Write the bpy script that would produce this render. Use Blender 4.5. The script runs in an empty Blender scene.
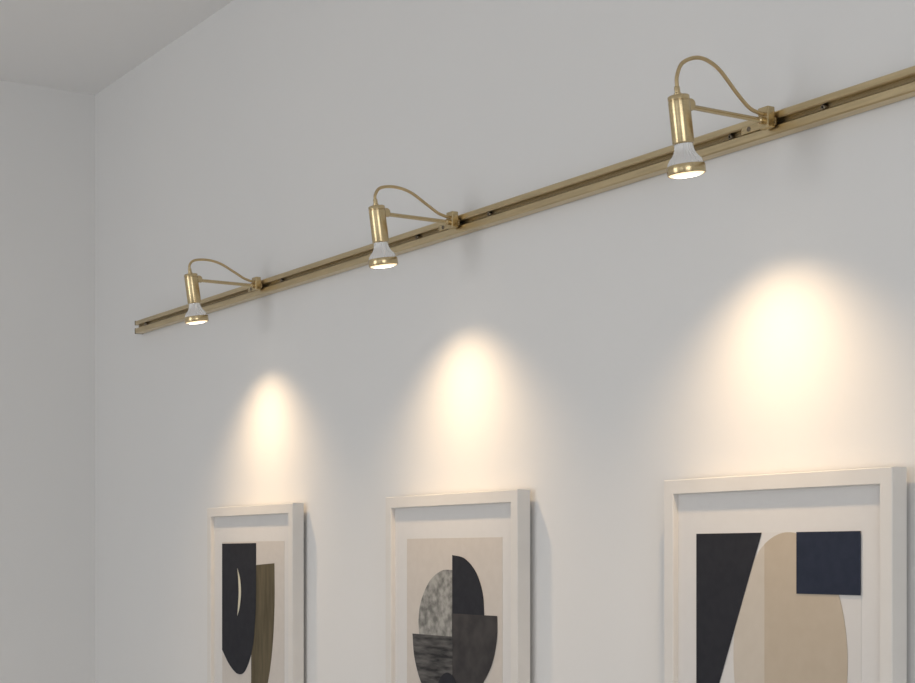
import bpy, bmesh, math, random
from mathutils import Vector, Matrix
random.seed(4)
C = bpy.context.collection
bpy.context.scene.view_settings.view_transform='Standard'

# ------------------------------------------------------------ materials
def mat(name, col, rough=0.6, metal=0.0, noise=None, bump=None, emit=None, spec=0.5, ns=(1,1,1)):
    m = bpy.data.materials.new(name); m.use_nodes = True
    nt = m.node_tree; b = nt.nodes['Principled BSDF']
    b.inputs['Base Color'].default_value = (*col, 1)
    b.inputs['Roughness'].default_value = rough
    b.inputs['Metallic'].default_value = metal
    b.inputs['Specular IOR Level'].default_value = spec
    if noise or bump:
        tc = nt.nodes.new('ShaderNodeTexCoord'); mp = nt.nodes.new('ShaderNodeMapping')
        mp.inputs['Scale'].default_value = ns
        nt.links.new(tc.outputs['Object'], mp.inputs['Vector'])
    if noise:
        scale, col2, detail = noise
        n = nt.nodes.new('ShaderNodeTexNoise'); n.inputs['Scale'].default_value = scale
        n.inputs['Detail'].default_value = detail
        r = nt.nodes.new('ShaderNodeValToRGB')
        r.color_ramp.elements[0].position = .35; r.color_ramp.elements[1].position = .65
        r.color_ramp.elements[0].color = (*col, 1); r.color_ramp.elements[1].color = (*col2, 1)
        nt.links.new(mp.outputs[0], n.inputs['Vector'])
        nt.links.new(n.outputs['Fac'], r.inputs[0]); nt.links.new(r.outputs[0], b.inputs['Base Color'])
    if bump:
        scale, st = bump
        n2 = nt.nodes.new('ShaderNodeTexNoise'); n2.inputs['Scale'].default_value = scale
        n2.inputs['Detail'].default_value = 4
        bp = nt.nodes.new('ShaderNodeBump'); bp.inputs['Strength'].default_value = st
        bp.inputs['Distance'].default_value = .002
        nt.links.new(mp.outputs[0], n2.inputs['Vector'])
        nt.links.new(n2.outputs['Fac'], bp.inputs['Height']); nt.links.new(bp.outputs[0], b.inputs['Normal'])
    if emit:
        b.inputs['Emission Color'].default_value = (*emit[0], 1)
        b.inputs['Emission Strength'].default_value = emit[1]
    return m

M_wall = mat('wall_paint', (.80,.795,.785), .85, noise=(1.2,(.785,.782,.775),3), bump=(60,.08), spec=.2)
M_ceil = mat('ceiling_paint', (.87,.87,.87), .9, bump=(50,.1), spec=.2)
M_floor = mat('pale_oak_floor', (.60,.555,.50), .45, noise=(6,(.53,.485,.43),5), ns=(.3,4,1))
M_trim = mat('trim_paint', (.82,.82,.81), .45)
M_brass = mat('satin_brass', (.60,.48,.285), .25, 1.0, noise=(40,(.54,.43,.25),3), bump=(90,.05), ns=(1,1,8))
M_brassr = mat('brushed_brass_rail', (.67,.545,.335), .28, 1.0, noise=(30,(.58,.47,.285),3), ns=(.4,6,6))
M_dark = mat('aged_brass_dark', (.14,.10,.06), .5, .8)
M_slot = mat('slot_shade_brass', (.32,.25,.145), .4, 1.0)  # brass darkened, shade of the recess is in the colour
M_screw = mat('screw_steel', (.20,.17,.13), .35, 1.0)
M_cable = mat('cable_brass', (.54,.42,.24), .42, .9)
M_refl = mat('bulb_reflector_silver', (.84,.84,.84), .12, .85, emit=((1,.95,.9),.03))
M_glow = mat('bulb_face_lit', (1,.9,.75), .4, emit=((1,.72,.40), 1.4))
M_core = mat('bulb_core_lit', (1,.9,.75), .4, emit=((1,.90,.72), 7))
M_frame = mat('frame_white_lacquer', (.76,.735,.70), .5, noise=(20,(.74,.715,.68),3))
M_mat = mat('mat_board', (.73,.715,.70), .9, noise=(60,(.72,.705,.69),3), spec=.1)
M_paperA = mat('print_paper_white', (.70,.68,.66), .9, spec=.1)
M_paperB = mat('print_paper_beige', (.64,.59,.54), .9, noise=(60,(.62,.57,.52),4), spec=.1)
M_paperC = mat('print_paper_cream', (.64,.60,.56), .9, noise=(60,(.62,.58,.54),4), spec=.1)
M_ink = mat('ink_charcoal', (.027,.028,.035), .8, noise=(60,(.032,.033,.040),4), spec=.15)
M_navy = mat('ink_navy', (.024,.031,.052), .8, noise=(60,(.029,.036,.06),4), spec=.15)
M_tan = mat('ink_tan', (.54,.46,.365), .85, noise=(40,(.52,.44,.345),4), spec=.1)
M_tanl = mat('ink_tan_light', (.61,.55,.475), .85, noise=(40,(.59,.53,.455),4), spec=.1)
M_olive = mat('ink_olive', (.09,.077,.05), .8, noise=(16,(.145,.12,.078),6), ns=(3,1,.5), spec=.1)
M_greyt = mat('ink_grey_texture', (.18,.18,.17), .85, noise=(60,(.42,.41,.385),12), spec=.1)
M_greyd = mat('ink_grey_dark', (.035,.035,.038), .85, noise=(40,(.15,.145,.14),12), ns=(.4,1,2.5), spec=.1)
M_greym = mat('ink_grey_mid', (.05,.048,.05), .85, noise=(30,(.075,.07,.07),8), spec=.1)
M_pale = mat('ink_pale', (.66,.63,.50), .85, spec=.1)

# ------------------------------------------------------------ helpers
def empty(name, loc):
    e = bpy.data.objects.new(name, None); e.empty_display_size = .05; e.location = loc
    C.objects.link(e); return e

def finish(bm, name, m, parent=None, smooth=False, angle=40):
    bmesh.ops.remove_doubles(bm, verts=bm.verts, dist=1e-6)
    bmesh.ops.recalc_face_normals(bm, faces=bm.faces)
    me = bpy.data.meshes.new(name); bm.to_mesh(me); bm.free()
    me.materials.append(m)
    if smooth:
        for p in me.polygons: p.use_smooth = True
        me.set_sharp_from_angle(angle=math.radians(angle))
    o = bpy.data.objects.new(name, me); C.objects.link(o)
    if parent: o.parent = parent
    return o

def add_box(bm, x0,x1,y0,y1,z0,z1, bev=0):
    r = bmesh.ops.create_cube(bm, size=1)
    vs = r['verts']
    for v in vs:
        v.co = Vector((x0+(v.co.x+.5)*(x1-x0), y0+(v.co.y+.5)*(y1-y0), z0+(v.co.z+.5)*(z1-z0)))
    if bev:
        es = list({e for v in vs for e in v.link_edges})
        bmesh.ops.bevel(bm, geom=es, offset=bev, segments=2, affect='EDGES', profile=.5)

def box(name, m, x0,x1,y0,y1,z0,z1, bev=0, parent=None):
    bm = bmesh.new(); add_box(bm,x0,x1,y0,y1,z0,z1,bev)
    return finish(bm, name, m, parent)

def lathe(bm, prof, seg=48, M=Matrix(), rib=None):
    """prof: list of (r,z); rotates about z; rib=(i0,i1,n,amp)"""
    rings = []
    for i,(r,z) in enumerate(prof):
        if r < 1e-6:
            rings.append([bm.verts.new(M @ Vector((0,0,z)))]); continue
        ring = []
        for k in range(seg):
            a = 2*math.pi*k/seg; rr = r
            if rib and rib[0] <= i <= rib[1]: rr = r*(1+rib[3]*math.cos(rib[2]*a))
            ring.append(bm.verts.new(M @ Vector((rr*math.cos(a), rr*math.sin(a), z))))
        rings.append(ring)
    for a,b in zip(rings, rings[1:]):
        if len(a)==1 and len(b)==1: continue
        for k in range(seg):
            k2=(k+1)%seg
            if len(a)==1: bm.faces.new((a[0],b[k],b[k2]))
            elif len(b)==1: bm.faces.new((a[k],b[0],a[k2]))
            else: bm.faces.new((a[k],b[k],b[k2],a[k2]))

def extrude_x(bm, prof, x0, x1):
    a=[bm.verts.new((x0,y,z)) for y,z in prof]; b=[bm.verts.new((x1,y,z)) for y,z in prof]
    n=len(prof)
    for i in range(n): bm.faces.new((a[i],a[(i+1)%n],b[(i+1)%n],b[i]))
    bm.faces.new(a); bm.faces.new(b[::-1])

def catmull(pts, n=10):
    P=[2*pts[0]-pts[1]]+pts+[2*pts[-1]-pts[-2]]; out=[]
    for i in range(1,len(P)-2):
        for k in range(n):
            t=k/n; p0,p1,p2,p3=P[i-1:i+3]
            out.append(.5*((2*p1)+(p2-p0)*t+(2*p0-5*p1+4*p2-p3)*t*t+(3*p1-p0-3*p2+p3)*t**3))
    out.append(pts[-1]); return out

def tube(bm, pts, r, seg=14):
    rings=[]
    for i,p in enumerate(pts):
        t=(pts[min(i+1,len(pts)-1)]-pts[max(i-1,0)]).normalized()
        n=Vector((1,0,0)); b=t.cross(n).normalized(); n=b.cross(t)
        rings.append([bm.verts.new(p+r*(math.cos(a)*n+math.sin(a)*b)) for a in [2*math.pi*k/seg for k in range(seg)]])
    for a,b in zip(rings,rings[1:]):
        for k in range(seg): bm.faces.new((a[k],a[(k+1)%seg],b[(k+1)%seg],b[k]))
    bm.faces.new(rings[0]); bm.faces.new(rings[-1])

# ------------------------------------------------------------ room shell
H=2.996; RX=6.6; RY=-4.3
box('wall_north', M_wall, -.15,RX+.15, 0,.15, 0,H)
box('wall_west', M_wall, -.15,0, RY-.15,0, 0,H)
box('floor', M_floor, -.15,RX+.15, RY-.15,.15, -.1,0)
box('ceiling', M_ceil, -.15,RX+.15, RY-.15,.15, H,H+.1)
wz0,wz1=.7,2.6
def added_win_frame(name,a,b,conv):  # frame for an opening added out of view for the fill
    bm=bmesh.new(); t=.05
    def ab(u0,u1,z0,z1):
        add_box(bm,*conv(u0,u1),z0,z1)
    ab(a,a+t,wz0,wz1); ab(b-t,b,wz0,wz1); ab(a+t,b-t,wz0,wz0+t); ab(a+t,b-t,wz1-t,wz1)
    c=(a+b)/2; ab(c-.02,c+.02,wz0+t,wz1-t); ab(a+t,c-.02,2.05,2.08); ab(c+.02,b-t,2.05,2.08)
    finish(bm,name,M_trim)
def fill_light(name,loc,rot,sx,energy):  # added area light, ambient fill from outside an invented opening
    ld=bpy.data.lights.new(name,'AREA'); ld.shape='RECTANGLE'
    ld.size=sx; ld.size_y=wz1-wz0; ld.energy=energy; ld.color=(.983,.99,1)
    lo=bpy.data.objects.new(name,ld); C.objects.link(lo); lo.location=loc; lo.rotation_euler=rot
# south wall, two openings added to carry ambient fill lights
added_wins=[(0.9,2.5),(3.7,5.5)]
bm=bmesh.new()
add_box(bm,0,added_wins[0][0],RY-.15,RY,0,H); add_box(bm,added_wins[0][1],added_wins[1][0],RY-.15,RY,0,H); add_box(bm,added_wins[1][1],RX,RY-.15,RY,0,H)
for a,b in added_wins:
    add_box(bm,a,b,RY-.15,RY,0,wz0); add_box(bm,a,b,RY-.15,RY,wz1,H)
finish(bm,'wall_south',M_wall)
for i,(a,b) in enumerate(added_wins):
    added_win_frame('added_window_%d'%(i+1),a,b,lambda u0,u1:(u0,u1,RY-.12,RY-.06))
    fill_light('added_window_fill_%d'%(i+1),((a+b)/2,RY-.2,(wz0+wz1)/2),(math.radians(90),0,0),b-a,[32,5][i])
# east wall, opening and fill light added to brighten the west wall
ea,eb=-3.4,-1.2
bm=bmesh.new()
add_box(bm,RX,RX+.15,RY-.15,ea,0,H); add_box(bm,RX,RX+.15,eb,0,0,H)
add_box(bm,RX,RX+.15,ea,eb,0,wz0); add_box(bm,RX,RX+.15,ea,eb,wz1,H)
finish(bm,'wall_east',M_wall)
added_win_frame('added_window_3',ea,eb,lambda u0,u1:(RX+.06,RX+.12,u0,u1))
fill_light('added_window_fill_3',(RX+.2,(ea+eb)/2,(wz0+wz1)/2),(math.radians(90),0,math.radians(90)),eb-ea,37)
box('baseboard_north', M_trim, .015,RX-.015,-.015,0,0,.12,.003)
box('baseboard_west', M_trim, 0,.015,RY,-.015,0,.12,.003)
box('baseboard_east', M_trim, RX-.015,RX,RY,-.015,0,.12,.003)
box('baseboard_south', M_trim, .015,RX-.015,RY,RY+.015,0,.12,.003)

# ------------------------------------------------------------ rail
zb,zt=2.227,2.262; D=.024; s0,s1=zb+.0145,zb+.0235
X0,X1=.393,4.9
rail=empty('track_lighting_rail',(X0,0,zb))
def rel(o,root):   # parent keeping world coords
    o.parent=root; o.matrix_parent_inverse=Matrix.Translation(-Vector(root.location)); return o
c=.0018
prof=[(0,zb+.003),(-.004,zb+.003),(-.004,zb),(-D+c,zb),(-D,zb+c),(-D,s0-c),(-D+c,s0),(-.0135,s0),
      (-.0135,s1),(-D+c,s1),(-D,s1+c),(-D,zt-c),(-D+c,zt),(-.004,zt),(-.004,zt-.003),(0,zt-.003)]
bm=bmesh.new(); extrude_x(bm,prof,X0,X1); rel(finish(bm,'rail_channel',M_brassr),rail)
bm=bmesh.new(); add_box(bm,X0+.002,X1-.002,-.0142,-.0130,s0+.0005,s1-.0005); rel(finish(bm,'slot_shade_strip',M_slot),rail)  # dark strip paints the shade inside the rail recess
bm=bmesh.new()
add_box(bm,X0-.003,X0,-.0245,0,zb-.0005,zb+.0145); add_box(bm,X0-.003,X0,-.0245,0,zt-.0115,zt+.0005); add_box(bm,X0-.003,X0,-.0125,0,zb+.0145,zt-.0115)
add_box(bm,X1,X1+.003,-.0245,0,zb-.0005,zt+.0005)
rel(finish(bm,'end_caps',M_dark),rail)
mounts=[1.206,2.088,2.966]
bm=bmesh.new()
for sx in [.46,1.31,2.195,2.871,3.069,1.93,3.9,4.7]:
    lathe(bm,[(0,.0032),(.0014,.0032),(.0018,.0075),(.0036,.0075),(.0048,.006),(.0048,0)],20,
          Matrix.Translation((sx,-.0140,(s0+s1)/2)) @ Matrix.Rotation(math.radians(90),4,'X'))
rel(finish(bm,'rail_screws',M_screw,smooth=True),rail)

# ------------------------------------------------------------ spotlights
TILT=math.radians(8)
def spotlight(xm,kc):
    root=empty('track_spotlight',(xm,-.024,2.25))
    R=lambda o: rel(o,root)
    zc=2.251
    bm=bmesh.new()
    add_box(bm,xm-.062,xm+.012,-.0275,-.0243,s0-.001,s1+.001,.0008)
    R(finish(bm,'adapter_bar',M_brass))
    bm=bmesh.new()
    add_box(bm,xm-.010,xm+.012,-.042,-.0278,2.236,2.267,.0015)
    R(finish(bm,'clamp_block',M_brass))
    bm=bmesh.new()
    lathe(bm,[(0,.0015),(.003,.0015),(.004,0.0)],16,Matrix.Translation((xm-.045,-.0275,(s0+s1)/2))@Matrix.Rotation(math.radians(90),4,'X'))
    R(finish(bm,'adapter_screw',M_screw,smooth=True))
    bm=bmesh.new()
    MA=Matrix.Translation((xm,-.042,zc-.004))@Matrix.Rotation(math.radians(90),4,'X')
    lathe(bm,[(0,-.001),(.0055,-.001),(.0055,.006),(.0038,.008),(.0038,.133),(.0052,.135),(.0052,.144),(0,.144)],24,MA)
    R(finish(bm,'support_arm',M_brass,smooth=True))
    T=Matrix.Translation((xm,-.203,2.259))@Matrix.Rotation(TILT,4,'X')
    bm=bmesh.new()
    lathe(bm,[(0,.001),(.0135,.001),(.0152,0),(.0158,-.001),(.0158,-.006),(.0150,-.0066),(.0150,-.0076),(.0158,-.0082),
              (.0158,-.066),(.0152,-.0675),(.0140,-.068),(.0132,-.064),(0,-.062)],56,T)
    R(finish(bm,'lamp_body',M_brass,smooth=True,angle=35))
    bm=bmesh.new()
    lathe(bm,[(0,.0),(.0075,0),(.008,.0008),(.008,.0112),(.0075,.012),(0,.012)],28,
          T@Matrix.Translation((-.006,.018,-.012))@Matrix.Rotation(math.radians(90),4,'Y'))
    R(finish(bm,'knuckle',M_brass,smooth=True))
    bm=bmesh.new()
    lathe(bm,[(.0,.0),(.0055,0),(.0055,.004),(.0042,.005),(.0042,.012),(.0036,.014),(0,.014)],24,T@Matrix.Translation((0,-.001,0)))
    R(finish(bm,'cable_gland',M_brass,smooth=True))
    p0=T@Vector((0,-.001,.010))
    zs=lambda z: z if z<2.268 else 2.268+(z-2.268)*kc
    pts=[p0]+[Vector((xm,y,zs(z))) for y,z in [(-.2055,2.288),(-.194,2.309),(-.163,2.3205),(-.129,2.311),
         (-.092,2.280),(-.068,2.2625),(-.050,2.2575),(-.041,2.2565)]]
    if kc<.8: pts[1].z=2.281; pts[2].z+=.002
    bm=bmesh.new(); tube(bm,catmull(pts),.0029)
    R(finish(bm,'cable',M_cable,smooth=True,angle=60))
    # bulb: ribbed reflector with straight neck flaring to the face
    bm=bmesh.new()
    prof=[(0,-.056),(.0122,-.056),(.0130,-.068),(.0136,-.075),(.0150,-.080),(.0180,-.085),(.0225,-.090),(.0252,-.095),(.0264,-.101)]
    lathe(bm,prof,144,T,rib=(2,7,24,.035))
    R(finish(bm,'bulb_reflector',M_refl,smooth=True,angle=80))
    bm=bmesh.new()
    lathe(bm,[(.0258,-.098),(.0274,-.0985),(.0280,-.100),(.0280,-.1105),(.0274,-.1115),(.0262,-.1115),(.0256,-.110),(.0256,-.101),(.0258,-.098)],64,T)
    R(finish(bm,'bulb_rim',M_brass,smooth=True))
    bm=bmesh.new()
    lathe(bm,[(.0257,-.1105),(.0235,-.1125),(.0185,-.1137)],48,T); R(finish(bm,'bulb_lens',M_glow,smooth=True))
    bm=bmesh.new()
    lathe(bm,[(.0185,-.1137),(.010,-.1147),(0,-.115)],48,T); R(finish(bm,'bulb_lens_core',M_core,smooth=True))
    ld=bpy.data.lights.new('spot_beam','SPOT'); ld.energy=10.5; ld.color=(1,.72,.44)
    ld.spot_size=math.radians(114); ld.spot_blend=1.0; ld.shadow_soft_size=.016
    lo=bpy.data.objects.new('spot_beam',ld); C.objects.link(lo)
    lo.location=T@Vector((0,0,-.119)); lo.rotation_euler=(math.radians(10),0,0)
    R(lo)
for xm,kc in zip(mounts,(.55,.62,1)): spotlight(xm,kc)

# ------------------------------------------------------------ framed prints
FW,FH,FT,FD,ST=.484,.64,1.7215,.037,.023
def ell(cx,cy,rx,ry,a0=0,a1=360,n=48):
    return [(cx+rx*math.cos(math.radians(a0+(a1-a0)*k/n)), cy+ry*math.sin(math.radians(a0+(a1-a0)*k/n))) for k in range(n+1)]
def smooth(pts,n=8):
    return [(v.x,v.y) for v in catmull([Vector((x,y,0)) for x,y in pts],n)]
def framed(xc, pc, shapes, paper):
    root=empty('framed_art_print',(xc,0,FT-FH/2)); R=lambda o: rel(o,root)
    l,r,t,b=xc-FW/2,xc+FW/2,FT,FT-FH
    prof=[(0,-.009),(0,-FD+.001),(.001,-FD),(ST-.001,-FD),(ST,-FD+.001),(ST,-.009)]
    bm=bmesh.new(); rings=[]
    for i,y in prof:
        rings.append([bm.verts.new(p) for p in ((l+i,y,t-i),(r-i,y,t-i),(r-i,y,b+i),(l+i,y,b+i))])
    n=len(prof)
    for k in range(n):
        A,B=rings[k],rings[(k+1)%n]
        for j in range(4): bm.faces.new((A[j],A[(j+1)%4],B[(j+1)%4],B[j]))
    R(finish(bm,'frame_moulding',M_frame))
    y=-.027
    R(box('mat_board',M_mat,l+ST,r-ST,y,-.011,b+ST,t-ST))
    bm=bmesh.new()   # hanging cleats between frame back and wall
    add_box(bm,xc-.12,xc+.12,-.011,0,t-.09,t-.05); add_box(bm,xc-.12,xc+.12,-.011,0,b+.05,b+.09)
    R(finish(bm,'hanging_cleats',M_screw))
    pt=1.635
    def sheet(name,poly,m,y0,th=.0004):
        bm=bmesh.new()
        a=[bm.verts.new((pc+px,y0,pt-py)) for px,py in poly]
        f=bm.faces.new(a)
        g=bmesh.ops.extrude_face_region(bm,geom=[f])
        for v in g['geom']:
            if isinstance(v,bmesh.types.BMVert): v.co.y-=th
        R(finish(bm,name,m))
    sheet('print_paper',[(-.1745,0),(.1745,0),(.1745,.466),(-.1745,.466)],paper,y)
    for k,(name,poly,m) in enumerate(shapes): sheet(name,poly,m,y-.0004*(k+1))
s1_=[('olive_form',[(-.005,.058),(.1225,.052)]+smooth([(.1225,.052),(.123,.15),(.112,.25),(.085,.34),(.04,.41)])[1:]+[(-.005,.41)],M_olive),
     ('charcoal_form',[(-.1745,.004),(.023,.004),(.023,.12)]+smooth([(.022,.16),(.006,.25),(-.035,.312),(-.08,.325),(-.13,.305),(-.1745,.27)]),M_ink),
     ('pale_crescent',smooth([(-.083,.065),(-.068,.09),(-.062,.125),(-.070,.16),(-.083,.182)])+smooth([(-.083,.182),(-.078,.15),(-.075,.125),(-.077,.095),(-.083,.065)])[1:-1],M_pale)]
framed(1.163,1.168,s1_,M_paperC)
s2_=[('textured_half_disc',smooth([(.002,.062),(-.04,.064),(-.085,.085),(-.118,.125),(-.128,.165),(-.124,.198)])+[(.002,.198)],M_greyt),
     ('charcoal_dome',smooth([(0,.033),(.045,.040),(.085,.066),(.108,.105),(.114,.150)])+[(0,.150)],M_ink),
     ('grey_block',[(0,.147),(.158,.147)]+smooth([(.158,.147),(.157,.19),(.142,.235),(.115,.27),(.08,.30),(.0,.33)])[1:],M_greym),
     ('striped_base',[(.002,.192),(-.150,.192)]+smooth([(-.150,.192),(-.142,.24),(-.115,.29),(-.07,.325),(.002,.34)])[1:],M_greyd),
     ('charcoal_bump',ell(-.015,.325,.045,.062,180,360,30),M_ink)]
framed(2.074,2.078,s2_,M_paperB)
def leftcut(cx,cy,rx,ry,xcut):
    return math.degrees(math.acos((xcut-cx)/rx))
a=leftcut(.03,.187,.119,.187,-.020)
s3_=[('light_tan_form',ell(.03,.187,.119,.187,a,360-a,40),M_tanl),
     ('tan_form',ell(.03,.187,.119,.187,-a,a,60),M_tan),
     ('charcoal_wedge',[(-.1745,0),(-.026,0),(-.1745,.362)],M_ink),
     ('navy_block',[(.048,0),(.1745,0),(.1745,.090),(.048,.090)],M_navy)]
framed(2.974,2.976,s3_,M_paperA)

# ------------------------------------------------------------ world, camera
w=bpy.data.worlds.new('World'); bpy.context.scene.world=w; w.use_nodes=True
w.node_tree.nodes['Background'].inputs[0].default_value=(.88,.93,1,1)
w.node_tree.nodes['Background'].inputs[1].default_value=.7
cd=bpy.data.cameras.new('camera'); co=bpy.data.objects.new('camera',cd); C.objects.link(co)
cd.sensor_width=36; cd.lens=1640/915*36; cd.shift_y=(556-341.5)/915; cd.clip_start=.05
co.location=(4.783,-1.727,1.6); co.rotation_euler=(math.radians(90),0,math.atan2(.8451,.5346))
bpy.context.scene.camera=co
